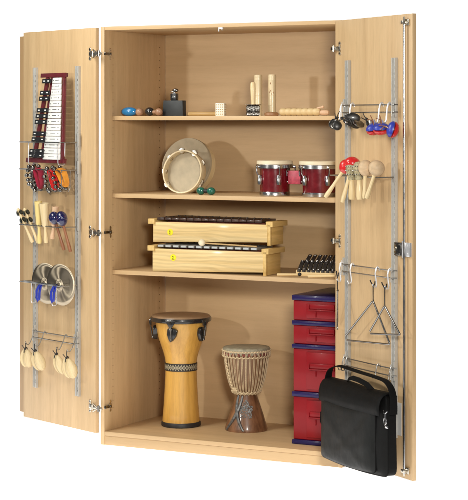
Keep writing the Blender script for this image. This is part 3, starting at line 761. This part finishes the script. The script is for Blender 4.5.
# cabasa: bead-covered cylinder with an upright handle
t = thing('cabasa', 'bead-covered grey cabasa standing on its head with the wooden handle up', 'cabasa', FC, (.711, .130, S1))
mb = MB(); mb.lathe([(0, 0), (.026, 0), (.027, .003), (.027, .045), (.026, .048), (0, .048)], seg=32); mb.build('drum', black_met, t)
mb = MB()
for j in range(8):
    for k in range(30):
        a = 2 * PI * (k + .5 * (j % 2)) / 30; mb.ell((.0285 * math.cos(a), .0285 * math.sin(a), .006 + j * .0052), (.0027, .0027, .0026), seg=6)
mb.build('bead_chain', bellm, t)
mb = MB(); mb.lathe([(.031, .047), (.034, .049), (.033, .051), (.0, .052)], seg=28, wob=lambda r, h, a: r * (1 + .10 * math.cos(9 * a)) if r > .01 else r); mb.build('collar', nickel, t)
mb = MB(); mb.lathe([(0, .050), (.009, .051), (.0105, .08), (.0125, .120), (.0115, .143), (.008, .149), (0, .150)], (.004, -.004, 0), (-.02, 0, 1), seg=20); mb.build('handle', pale_wood, t)
def tube_shaker(label, x, y, r, h, marks):
    t = thing('bamboo_tube', label, 'tube shaker', FC, (x, y, S1), group='upright bamboo tubes on the upper shelf')
    mb = MB(); mb.lathe([(0, 0), (r, 0), (r, h * .5), (r * 1.04, h * .505), (r, h * .51), (r, h - .024), (r * 1.03, h - .022), (r, h - .020), (r, h - .011), (r * 1.03, h - .009), (r, h - .007), (r * .97, h), (0, h)], seg=28); mb.build('tube', bamboo, t)
    if marks:
        mb = MB()
        for a, z in ((-1.9, .105), (-1.2, .098), (-1.5, .112), (-.8, .104), (-1.55, .145)):
            mb.ell((r * math.cos(a), r * math.sin(a), z), (.0018, .0018, .0045), seg=8)
        mb.build('burnt_marks', brownish, t)
    return t
tube_shaker('tall pale bamboo tube standing behind the cabasa', .683, .235, .0185, .184, False)
tube_shaker('tall pale bamboo tube with burnt marks, right of the cabasa' , .768, .205, .0175, .184, True)
t = thing('wooden_disc', 'small brown wooden disc lying at the foot of the marked bamboo tube', 'disc', FC, (.802, .130, S1), (0, 0, 0))
mb = MB(); mb.lathe([(0, 0), (.029, 0), (.032, .004), (.031, .012), (.025, .016), (0, .017)], seg=30); mb.build('disc', brownish, t)
t = thing('guiro', 'pale ribbed wooden scraper lying at the right end of the upper shelf', 'guiro', FC, (.835, .150, S1 + .017), (0, 0, R(2)))
mb = MB(); pr = [(0, 0), (.012, 0)]
for k in range(7):
    x0 = .003 + k * .0265; pr += [(.0145, x0), (.0170, x0 + .004), (.0170, x0 + .0205), (.0145, x0 + .0245)]
pr += [(.012, .192), (0, .192)]
mb.lathe(pr, axis=(1, 0, 0), seg=24); mb.build('ribbed_tube', pale_wood_x, t)
mb = MB(); mb.lathe([(0, .190), (.009, .192), (.012, .200), (.012, .222), (.008, .232), (0, .234)], (0, 0, -.003), (1, 0, 0), seg=18); mb.build('end_knob', pink_wood, t)
mb = MB(); mb.cyl((.178, -.004, .016), (.204, -.006, .021), .004); mb.ell((.206, -.006, .022), (.007, .006, .006), seg=12); mb.build('scraper', pink_wood, t)

# ------------------------------------------------------------------ second shelf: tambourines, shaker, bongos
t = thing('frame_drum', 'larger plain frame drum leaning on the back, behind the tambourine', 'frame drum', FC, (.258, .300, S2), (R(-13), 0, R(-2)))
RA_ = .129
mb = MB(); mb.lathe([(RA_ - .006, .002), (RA_, 0), (RA_, .050), (RA_ - .006, .050), (RA_ - .006, .003)], (0, .0, RA_), (0, 1, 0), 64); mb.build('hoop', pale_wood, t)
mb = MB(); mb.lathe([(0, .004), (RA_ * .6, .0035), (RA_ - .005, .0005), (RA_ + .0005, -.0015), (RA_ + .0018, .002), (RA_ + .0018, .014), (RA_ + .0005, .0145)], (0, 0, RA_), (0, 1, 0), 64); mb.build('skin', tamb_skin, t, ang=50)
t = thing('tambourine', 'smaller tambourine with brass jingles and pale rim, in front of the frame drum', 'tambourine', FC, (.300, .205, S2), (R(-9), 0, R(2)))
RT = .101
mb = MB(); mb.lathe([(RT - .007, .0), (RT - .001, -.001), (RT, .001), (RT, .044), (RT - .001, .046), (RT - .007, .045), (RT - .007, 0)], (0, 0, RT), (0, 1, 0), 64); mb.build('hoop', bamboo, t)
mb = MB(); mb.lathe([(0, .040), (RT - .009, .040)], (0, 0, RT), (0, 1, 0), 64); mb.lathe([(0, .0405), (RT * .8, .0415), (RT - .0065, .0415)], (0, 0, RT), (0, 1, 0), 64)
mb.build('skin', tamb_skin, t)
for k, a in enumerate((25, 62, 100, 140, 178, -25, 215, 325)):
    a = R(a); c = Vector((math.cos(a) * (RT - .002), .020, RT + math.sin(a) * (RT - .002))); mb = MB()
    d = Vector((math.cos(a), 0, math.sin(a)))
    for dy in (-.0035, .0035):
        mb.lathe([(0, 0), (.005, .0015), (.0135, 0), (.014, .0007), (.005, .0025), (0, .001)], c + Vector((0, dy, 0)) + d * .001, (0, 1, 0), 20)
    mb.cyl(c + Vector((0, -.018, 0)), c + Vector((0, .018, 0)), .0012, seg=8); mb.build('jingle', nickel, t)
t = thing('double_shaker', 'green double ball shaker with black grip lying before the tambourine', 'shaker', FC, (.479, .120, S2 + .0175))
for s in (-1, 1):
    mb = MB(); mb.ell((s * .0265, 0, 0), (.0205, .0175, .0175), seg=24); mb.build('ball', green_m, t)
mb = MB(); mb.lathe([(0, -.012), (.0085, -.012), (.0105, -.006), (.0105, .006), (.0085, .012), (0, .012)], axis=(1, 0, 0), seg=18); mb.build('grip', black_r, t)

bg = thing('bongo_drums', 'pair of wine red bongo drums with chrome hardware on the second shelf', 'bongo drums', FC, (.876, .215, S2), (0, 0, R(2)))
def bongo(cx_, r, rb):
    d = bpy.data.objects.new('drum', None); COL.objects.link(d); d.parent = bg; d.location = (cx_, 0, 0)
    h = .156
    mb = MB(); mb.lathe([(rb * .9, .0), (rb, .001), (rb * 1.008, .012), (rb * 1.045, h - .03), (rb * 1.05, h - .018), (rb, h - .014), (rb * .88, h - .014)], seg=64); mb.build('shell', wine, d, ang=50)
    mb = MB(); mb.lathe([(rb * 1.00, 0), (rb * 1.035, 0), (rb * 1.04, .002), (rb * 1.04, .016), (rb * 1.02, .018)], seg=64); mb.build('bottom_ring', chrome, d)
    mb = MB(); mb.lathe([(r * .985, h - .034), (r * 1.0, h - .034), (r * 1.0, h - .018), (r * .985, h - .018)], seg=64)
    mb.lathe([(r * .99 + .0018 * math.cos(a), h - .018 + .0018 * math.sin(a)) for a in [2 * PI * k / 8 for k in range(9)]], seg=64); mb.build('rim', chrome, d, ang=60)
    mb = MB(); mb.lathe([(r * .975, h - .026), (r * .975, h - .006), (r * .955, h - .001), (r * .90, h), (0, h + .001)], seg=64); mb.build('head', skin_cream, d, ang=60)
    for k in range(4):
        a = R(-128 + k * 76 + (0 if cx_ < 0 else 10)); ca, sa = math.cos(a), math.sin(a); mb = MB()
        def q(rr, z): return (rr * ca, rr * sa, z)
        mb.tube([q(r * 1.0, h - .030), q(r * 1.10, h - .036), q(r * 1.09, h - .052), q(rb * 1.10 + .004, h - .075), q(rb * 1.09 + .004, h - .098)], .0030)
        mb.lathe([(0, 0), (.010, 0), (.0125, .012), (.0115, .030), (.007, .042), (0, .044)], q(rb * 1.02 + .008, h - .106), (0, 0, 1), 14)
        mb.box(q(r * 1.035, h - .028), (.018, .012, .013), rot=Euler((0, 0, a)), bev=.003)
        mb.build('tuning_lug', chrome, d)
bongo(-.098, .0825, .0655); bongo(.118, .0925, .0740)
mb = MB(); mb.box((.006, -.010, .082), (.060, .030, .060), bev=.004); mb.build('centre_block', pinkred, bg)
mb = MB()
for z in (.062, .102): mb.cyl((-.038, -.012, z), (.050, -.012, z), .0045)
for x in (-.026, .036): mb.tube([(x, -.03, .088), (x, -.034, .110), (x, -.018, .122), (x, .0, .118)], .0035)
mb.build('bolt_bar', chrome, bg)

# ------------------------------------------------------------------ third shelf: box xylophones
def box_instrument(name, label, cat, loc, rz, L_, hgt, dl_, dr_, bar_mat, nb, bar_len, bar_w, lift, z_marker, white_ends=False):
    t = thing(name, label, cat, FC, loc, (0, 0, rz), 'box xylophones stacked on the third shelf')
    mb = MB(); mb.prism([(0, 0), (L_ - .016, .014), (L_ - .016, hgt), (0, hgt)], 0, .012, bev=.001); mb.build('front_board', pine, t)
    mb = MB(); mb.box((L_ - .0075, .006, hgt / 2), (.015, .014, hgt + .001), bev=.001); mb.build('corner_post', pine_edge, t)
    mb = MB(); an = math.atan2(dl_ - dr_, L_)
    mb.box((L_ / 2, (dl_ + dr_) / 2 - .006, hgt / 2), (L_ / math.cos(an) - .03, .012, hgt - .002), rot=Euler((0, 0, -an)), bev=.001); mb.build('back_board', pine, t)
    for x, d_ in ((.010, dl_), (L_ - .010, dr_)):
        mb = MB(); mb.box((x, d_ / 2, hgt / 2 - .001), (.018, d_ - .026, hgt - .004), bev=.001); mb.build('end_board', pine_edge, t)
        s = -1 if x < .1 else 1
        mb = MB(); mb.box((x + s * (.016 if s < 0 else .004), d_ / 2 + (.0 if s < 0 else .004), hgt + .002), (.034, d_ + (.016 if s < 0 else .010), .024), bev=.002); mb.build('handle_block', pine_edge, t)
    mb = MB()
    for f in (.24, .76):
        yl, yr = .02 + (dl_ - .04) * f, .02 + (dr_ - .04) * f
        mb.box((L_ / 2, (yl + yr) / 2, hgt + .001), (L_ - .09, .014, .010), rot=Euler((0, 0, math.atan2(yr - yl, L_)))); 
    mb.build('bar_rest', cloth_rb, t)
    for k in range(nb):
        f = (k + .5) / nb; x = .016 + (L_ - .060) * f; d_ = dl_ + (dr_ - dl_) * (x / L_); ln = d_ * bar_len; y = d_ / 2
        mb = MB(); mb.box((x, y, hgt + lift), (bar_w, ln, .011), bev=.0012)
        for sy in (-.27, .27): mb.cyl((x, y + ln * sy, hgt + lift + .0045), (x, y + ln * sy, hgt + lift + .009), .003, seg=8, m=1)
        if white_ends: mb.box((x, y - ln / 2 - .0002, hgt + lift), (bar_w * .82, .0016, .0072), m=2)
        mb.build('tone_bar', [bar_mat, black_met, grey_ink], t)
    if z_marker:
        zx, zz = z_marker
        mb = MB(); mb.lathe([(0, -.0012), (.0145, -.0012), (.015, -.0004)], (zx, 0, zz), (0, 1, 0), 24); s_ = mb.build('sticker', yellow, t)
        mb = MB(); mb.tube([(zx, -.0016, zz - .006), (zx, -.0016, zz + .007)], .0009, seg=5); mb.box((zx, -.0016, zz - .008), (.013, .0006, .0016)); mb.ell((zx - .0012, -.0016, zz + .005), (.0026, .0006, .0030), seg=8); mb.tube([(zx, -.0016, zz - .001), (zx - .0035, -.0016, zz - .006)], .0008, seg=5)
        mb.build('printed_mark', ink, s_)
    return t
grey_bar = plain('grey_metal_bar', (.24, .235, .225), .40, .3, var=.15)
box_instrument('metallophone', 'lower box instrument with grey metal bars and yellow sticker on the third shelf', 'metallophone', (.227, .078, S3 + .0005), R(2.2), .565, .104, .290, .170, grey_bar, 13, .93, .031, .012, (.105, .066), True)
box_instrument('xylophone', 'upper box xylophone with dark wooden bars and yellow sticker, stacked on the metallophone', 'xylophone', (.204, .122, S3 + .131), R(1.4), .590, .092, .245, .150, dark_bar, 14, .94, .035, .014, (.088, .046))
t = thing('beater', 'mallet with a cream ball head lying across the metal bars of the lower box', 'mallet', FC, (.470, .099, S3 + .137), (0, 0, R(1)))
mb = MB(); mb.ell((0, 0, 0), (.0165, .0155, .0155), seg=20); mb.build('head', skin_cream, t)
mb = MB(); mb.tube([(.010, 0, -.002), (.27, .006, -.010)], .0035, seg=8); mb.build('stick', tan_stick, t)

t = thing('small_glockenspiel', 'small glockenspiel with black bars in two rows at the right end of the third shelf', 'glockenspiel', FC, (.905, .190, S3), (0, 0, R(3)))
mb = MB(); mb.box((.098, .0, .012), (.215, .014, .024), bev=.0015); mb.build('front_rail', pale_wood_x, t)
mb = MB(); mb.box((.098, .085, .030), (.215, .014, .052), bev=.0015); mb.build('rear_rail', pale_wood_x, t)
for x in (-.004, .2): 
    mb = MB(); mb.box((x, .043, .014), (.014, .085, .022), bev=.0015); mb.build('end_piece', pale_wood, t)
for k in range(9):
    x = .006 + k * .0225
    mb = MB(); mb.box((x, .016, .040), (.0185, .066, .007), rot=Euler((R(42), 0, 0)), bev=.001)
    for dy, dz in ((-.010, .032), (.026, .064)): mb.ell((x, dy + .005, dz - .002), (.0032, .0032, .0026), seg=8, m=1)
    mb.build('tone_bar', [black_bar, hook_m], t)
for k in range(8):
    x = .016 + k * .0245
    mb = MB(); mb.box((x, .074, .068), (.0175, .066, .006), rot=Euler((R(30), 0, 0)), bev=.001)
    for dy, dz in ((.058, .064), (.095, .082)): mb.ell((x, dy, dz), (.0032, .0032, .0026), seg=8, m=1)
    mb.build('tone_bar', [black_bar, hook_m], t)
for lab, p, a, L_ in (('short pale beater stick lying left of the small glockenspiel', (.838, .115), 6, .100), ('short pale beater stick in front of the small glockenspiel', (.995, .098), 10, .125)):
    t = thing('beater', lab, 'mallet', FC, (p[0], p[1], S3 + .007), (0, R(-2), R(a)), 'loose beater sticks on the third shelf')
    mb = MB(); mb.lathe([(0, 0), (.0062, .0005), (.0068, .004), (.0055, L_ - .02), (.0060, L_ - .003), (0, L_)], axis=(1, 0, 0), seg=14); mb.build('stick', pale_wood_x, t)
    mb = MB(); mb.ell((L_ + .004, 0, .001), (.009, .008, .008), seg=14); mb.build('tip', black_r, t)

# ------------------------------------------------------------------ bottom: djembes and drawer tower
t = thing('djembe', 'tall honey-coloured varnished djembe with black hardware and patterned waist band', 'drum', FC, (.247, .305, ZF), (0, 0, R(0)))
mb = MB(); mb.lathe([(.0850, .010), (.0868, .020), (.0835, .060), (.0795, .110), (.0760, .170), (.0735, .225), (.0725, .250), (.0725, .287), (.0755, .306), (.0825, .332), (.0925, .360), (.1035, .392), (.1110, .420), (.1165, .450), (.1190, .478), (.1190, .490)], seg=72); mb.build('shell', honey, t, ang=60)
mb = MB(); mb.lathe([(0, 0), (.088, 0), (.0915, .003), (.0915, .016), (.0885, .021), (.083, .021)], seg=64); mb.build('rubber_foot', black_r, t)
mb = MB(); mb.lathe([(.0728, .2505), (.0752, .2505), (.0756, .254), (.0756, .281), (.0752, .2845), (.0728, .2845)], seg=72); mb.build('waist_band', band_m, t)
mb = MB(); mb.lathe([(.1215, .470), (.1265, .468), (.1385, .471), (.1405, .475), (.1405, .487), (.1385, .490), (.1240, .487), (.1215, .484)], seg=72)
mb.build('tension_ring', black_met, t)
mb = MB(); mb.lathe([(.1345, .487), (.1365, .490), (.1350, .4945), (.1290, .4985), (.100, .5005), (0, .5015)], seg=72); mb.build('head', skin_dk, t, ang=60)
for k in range(5):
    a = R(-108 + 27.4 + 72 * k); ca, sa = math.cos(a), math.sin(a)
    lg = bpy.data.objects.new('lug', None); COL.objects.link(lg); lg.parent = t; lg.rotation_euler = (0, 0, a)
    mb = MB(); mb.prism([(-.019, .014), (-.010, .020), (.010, .020), (.019, .014), (.017, -.006), (.008, -.022), (0, -.030), (-.008, -.022), (-.017, -.006)], -.007, .009, bev=.003)
    o = mb.build('lug_plate', black_met, lg); o.scale = (1.3, 1.3, 1.3); o.location = (.1205, 0, .424); o.rotation_euler = (0, R(10), R(90))
    mb = MB(); mb.prism([(-.028, .012), (.028, .012), (.020, .0), (.008, -.018), (0, -.026), (-.008, -.018), (-.020, .0)], -.003, .003, bev=.0015)
    o = mb.build('claw', black_met, lg); o.location = (.1395, 0, .474); o.rotation_euler = (0, 0, R(90))
    mb = MB(); mb.tube([(.1385, 0, .480), (.1460, 0, .474), (.1450, 0, .460), (.1370, 0, .430), (.1330, 0, .398)], .0030); mb.ell((.133, 0, .398), (.0055, .0055, .007), seg=10)
    mb.build('tension_bolt', bellm, lg)
t.scale = (1, 1, 1.03)
# five lugs stay parts of the drum; each holds its plate, claw and bolt

t = thing('djembe', 'shorter carved dark djembe with rope lacing and grey skin, right of the honey one', 'drum', FC, (.567, .345, ZF), (0, 0, R(0)))
mb = MB(); mb.lathe([(.070, .0), (.0965, .0), (.0975, .004), (.0955, .014), (.0885, .034), (.0790, .064), (.0680, .096), (.0580, .124), (.0500, .146), (.0455, .160)], seg=64, wob=lambda r, h, a: r * (1 + .008 * math.sin(3 * a + h * 20) + .005 * math.sin(7 * a)))
mb.build('foot', brown_wood, t, ang=60)
bowl = [(.0455, .158), (.0530, .163), (.0640, .175), (.0745, .196), (.0840, .228), (.0910, .262), (.0970, .300), (.1020, .338), (.1035, .352)]
mb = MB(); mb.lathe(bowl, seg=64); mb.build('bowl', bowl_wood, t, ang=60)
mb = MB(); mb.lathe([(.1045, .338), (.1075, .345), (.1085, .354), (.1080, .361), (.1050, .3655), (.080, .3670), (0, .3675)], seg=72, wob=lambda r, h, a: r * (1 + (.006 * math.sin(11 * a) if r > .09 else 0))); mb.build('head', skin_grey, t, ang=60)
def rb(z):
    for (r0, z0), (r1, z1) in zip(bowl, bowl[1:]):
        if z0 <= z <= z1: return r0 + (r1 - r0) * (z - z0) / (z1 - z0)
    return bowl[-1][0]
def rope_ring(mb, r, z, n, amp, rr):
    mb.tube([(r * math.cos(2 * PI * k / n), r * math.sin(2 * PI * k / n), z + amp * math.sin(PI * k)) if 0 else ((r + amp * (k % 2)) * math.cos(2 * PI * k / n), (r + amp * (k % 2)) * math.sin(2 * PI * k / n), z + (amp * 1.2 if k % 2 else -amp * 1.2)) for k in range(n)], rr, seg=6, closed=True)
mb = MB(); rope_ring(mb, .1090, .352, 96, .0016, .0034); mb.build('top_rope', rope_m, t)
mb = MB(); rope_ring(mb, .1085, .328, 72, .002, .0030); mb.build('rope_ring', rope_m, t)
mb = MB(); rope_ring(mb, .0640, .169, 44, .0026, .0042); rope_ring(mb, .0570, .163, 40, .002, .0032); mb.build('lower_rope', rope_m, t)
mb = MB(); N = 34
for k in range(N):
    a = 2 * PI * k / N
    for da in (-.035, .035):
        pts = []
        for j in range(9):
            z = .330 - (.330 - .171) * j / 8; r = rb(z) + .0030; aa = a + da * (1 - 2 * abs(j / 8 - .5) * .3)
            pts.append((r * math.cos(aa), r * math.sin(aa), z))
        mb.tube(pts, .00135, seg=5)
    aa = a + PI / N
    mb.tube([(.109 * math.cos(a - .035), .109 * math.sin(a - .035), .330), (.1105 * math.cos(a), .1105 * math.sin(a), .350), (.109 * math.cos(a + .035), .109 * math.sin(a + .035), .330)], .0017, seg=5)
mb.build('lacing', rope_m, t)
mb = MB()
for k in range(26):
    a = 2 * PI * k / 26; mb.box((.1068 * math.cos(a), .1068 * math.sin(a), .3395), (.004, .0145, .0125), rot=Euler((0, 0, a)), bev=.001)
mb.build('cloth_strip', cloth_rb, t)
mb = MB(); pts = []
for j in range(26):
    z = .345 - (.345 - .172) * j / 25; a = R(-128) + .20 * j / 25 + .035 * (1 if j % 2 else -1); r = rb(min(z, .35)) + .006
    pts.append((r * math.cos(a), r * math.sin(a), z))
mb.tube(pts, .0040, seg=6)
for j in range(7): z = .170 + .004 * math.sin(j); a = R(-118) + j * .05; mb.ell((.072 * math.cos(a), .072 * math.sin(a), .178 + .005 * (j % 3)), (.006, .006, .005), seg=8)
mb.build('knotted_rope', rope_m, t)
def foot_r(z):
    pr = [(.0975, .004), (.0955, .014), (.0885, .034), (.0790, .064), (.0680, .096), (.0580, .124), (.0500, .146), (.0455, .160)]
    for (r0, z0), (r1, z1) in zip(pr, pr[1:]):
        if z0 <= z <= z1: return r0 + (r1 - r0) * (z - z0) / (z1 - z0)
    return pr[0][0]
mb = MB()
for s, a0 in ((1, -104), (-1, -92)):
    pts = []
    for j in range(16):
        f = j / 15; z = .155 - .148 * f; a = R(a0) + s * (.70 * f ** 1.6 - .12) * (1 if s > 0 else 1.1); r = foot_r(z) + .0008
        pts.append((r * math.cos(a), r * math.sin(a), z))
    mb.tube(pts, [.0095 - .004 * abs(2 * j / 15 - 1) for j in range(16)], seg=8)
for k in range(330):
    q_ = random.uniform(0, 2 * PI); w_ = math.sqrt(random.random()) * (1 + .15 * math.sin(5 * q_)); a = R(-64 + 25 * w_ * math.cos(q_)); z = .096 + .036 * w_ * math.sin(q_); r = foot_r(z) + .0003; mb.ell((r * math.cos(a), r * math.sin(a), z), (.002, .002, random.uniform(.001, .0035)), seg=6)
t.scale = (1, 1, 1.035)
mb.build('silver_inlay', plain('pewter_inlay', (.17, .17, .165), .4, .6, var=.5, vs=90), t)

t = thing('drawer_tower', 'tower of four red plastic drawers in a dark blue frame, bottom right of the cabinet', 'drawer unit', FC, (.910, .112, ZF))
TW, TD = .235, .400
for z0, z1 in ((.000, .020), (.208, .230), (.418, .437), (.520, .540), (.628, .651)):
    mb = MB(); mb.box((TW / 2, TD / 2, (z0 + z1) / 2), (TW, TD, z1 - z0), bev=.003)
    mb.box((TW / 2, -.001, (z0 + z1) / 2), (TW - .03, .006, (z1 - z0) * .6), bev=.0015)
    mb.build('frame_shelf', draw_blue, t)
for z0, z1 in ((.020, .208), (.230, .418), (.437, .520), (.540, .628)):
    d = bpy.data.objects.new('drawer', None); COL.objects.link(d); d.parent = t
    h = z1 - z0 - .002; zc = (z0 + z1) / 2
    mb = MB(); mb.box((TW / 2, TD / 2 + .002, zc), (TW - .008, TD - .012, h), bev=.004, seg=3); mb.build('drawer_box', draw_red, d)
    mb = MB(); xx = .145; zl = zc + (.006 if h < .12 else h * .04)
    mb.box((xx, .004, zc), (.150, .006, h - .024), bev=.002)
    mb.box((xx, -.004, zl), (.120, .014, .005), bev=.0015); mb.box((xx, -.001, zl + .014), (.120, .006, .022), bev=.0015)
    for q in (-1, 1): mb.box((xx + q * .060, -.002, zl + .010), (.003, .012, .026), bev=.001)
    mb.box((xx - .030, -.001, zl - .020), (.004, .006, .024), bev=.001)
    mb.build('handle', draw_red, d)
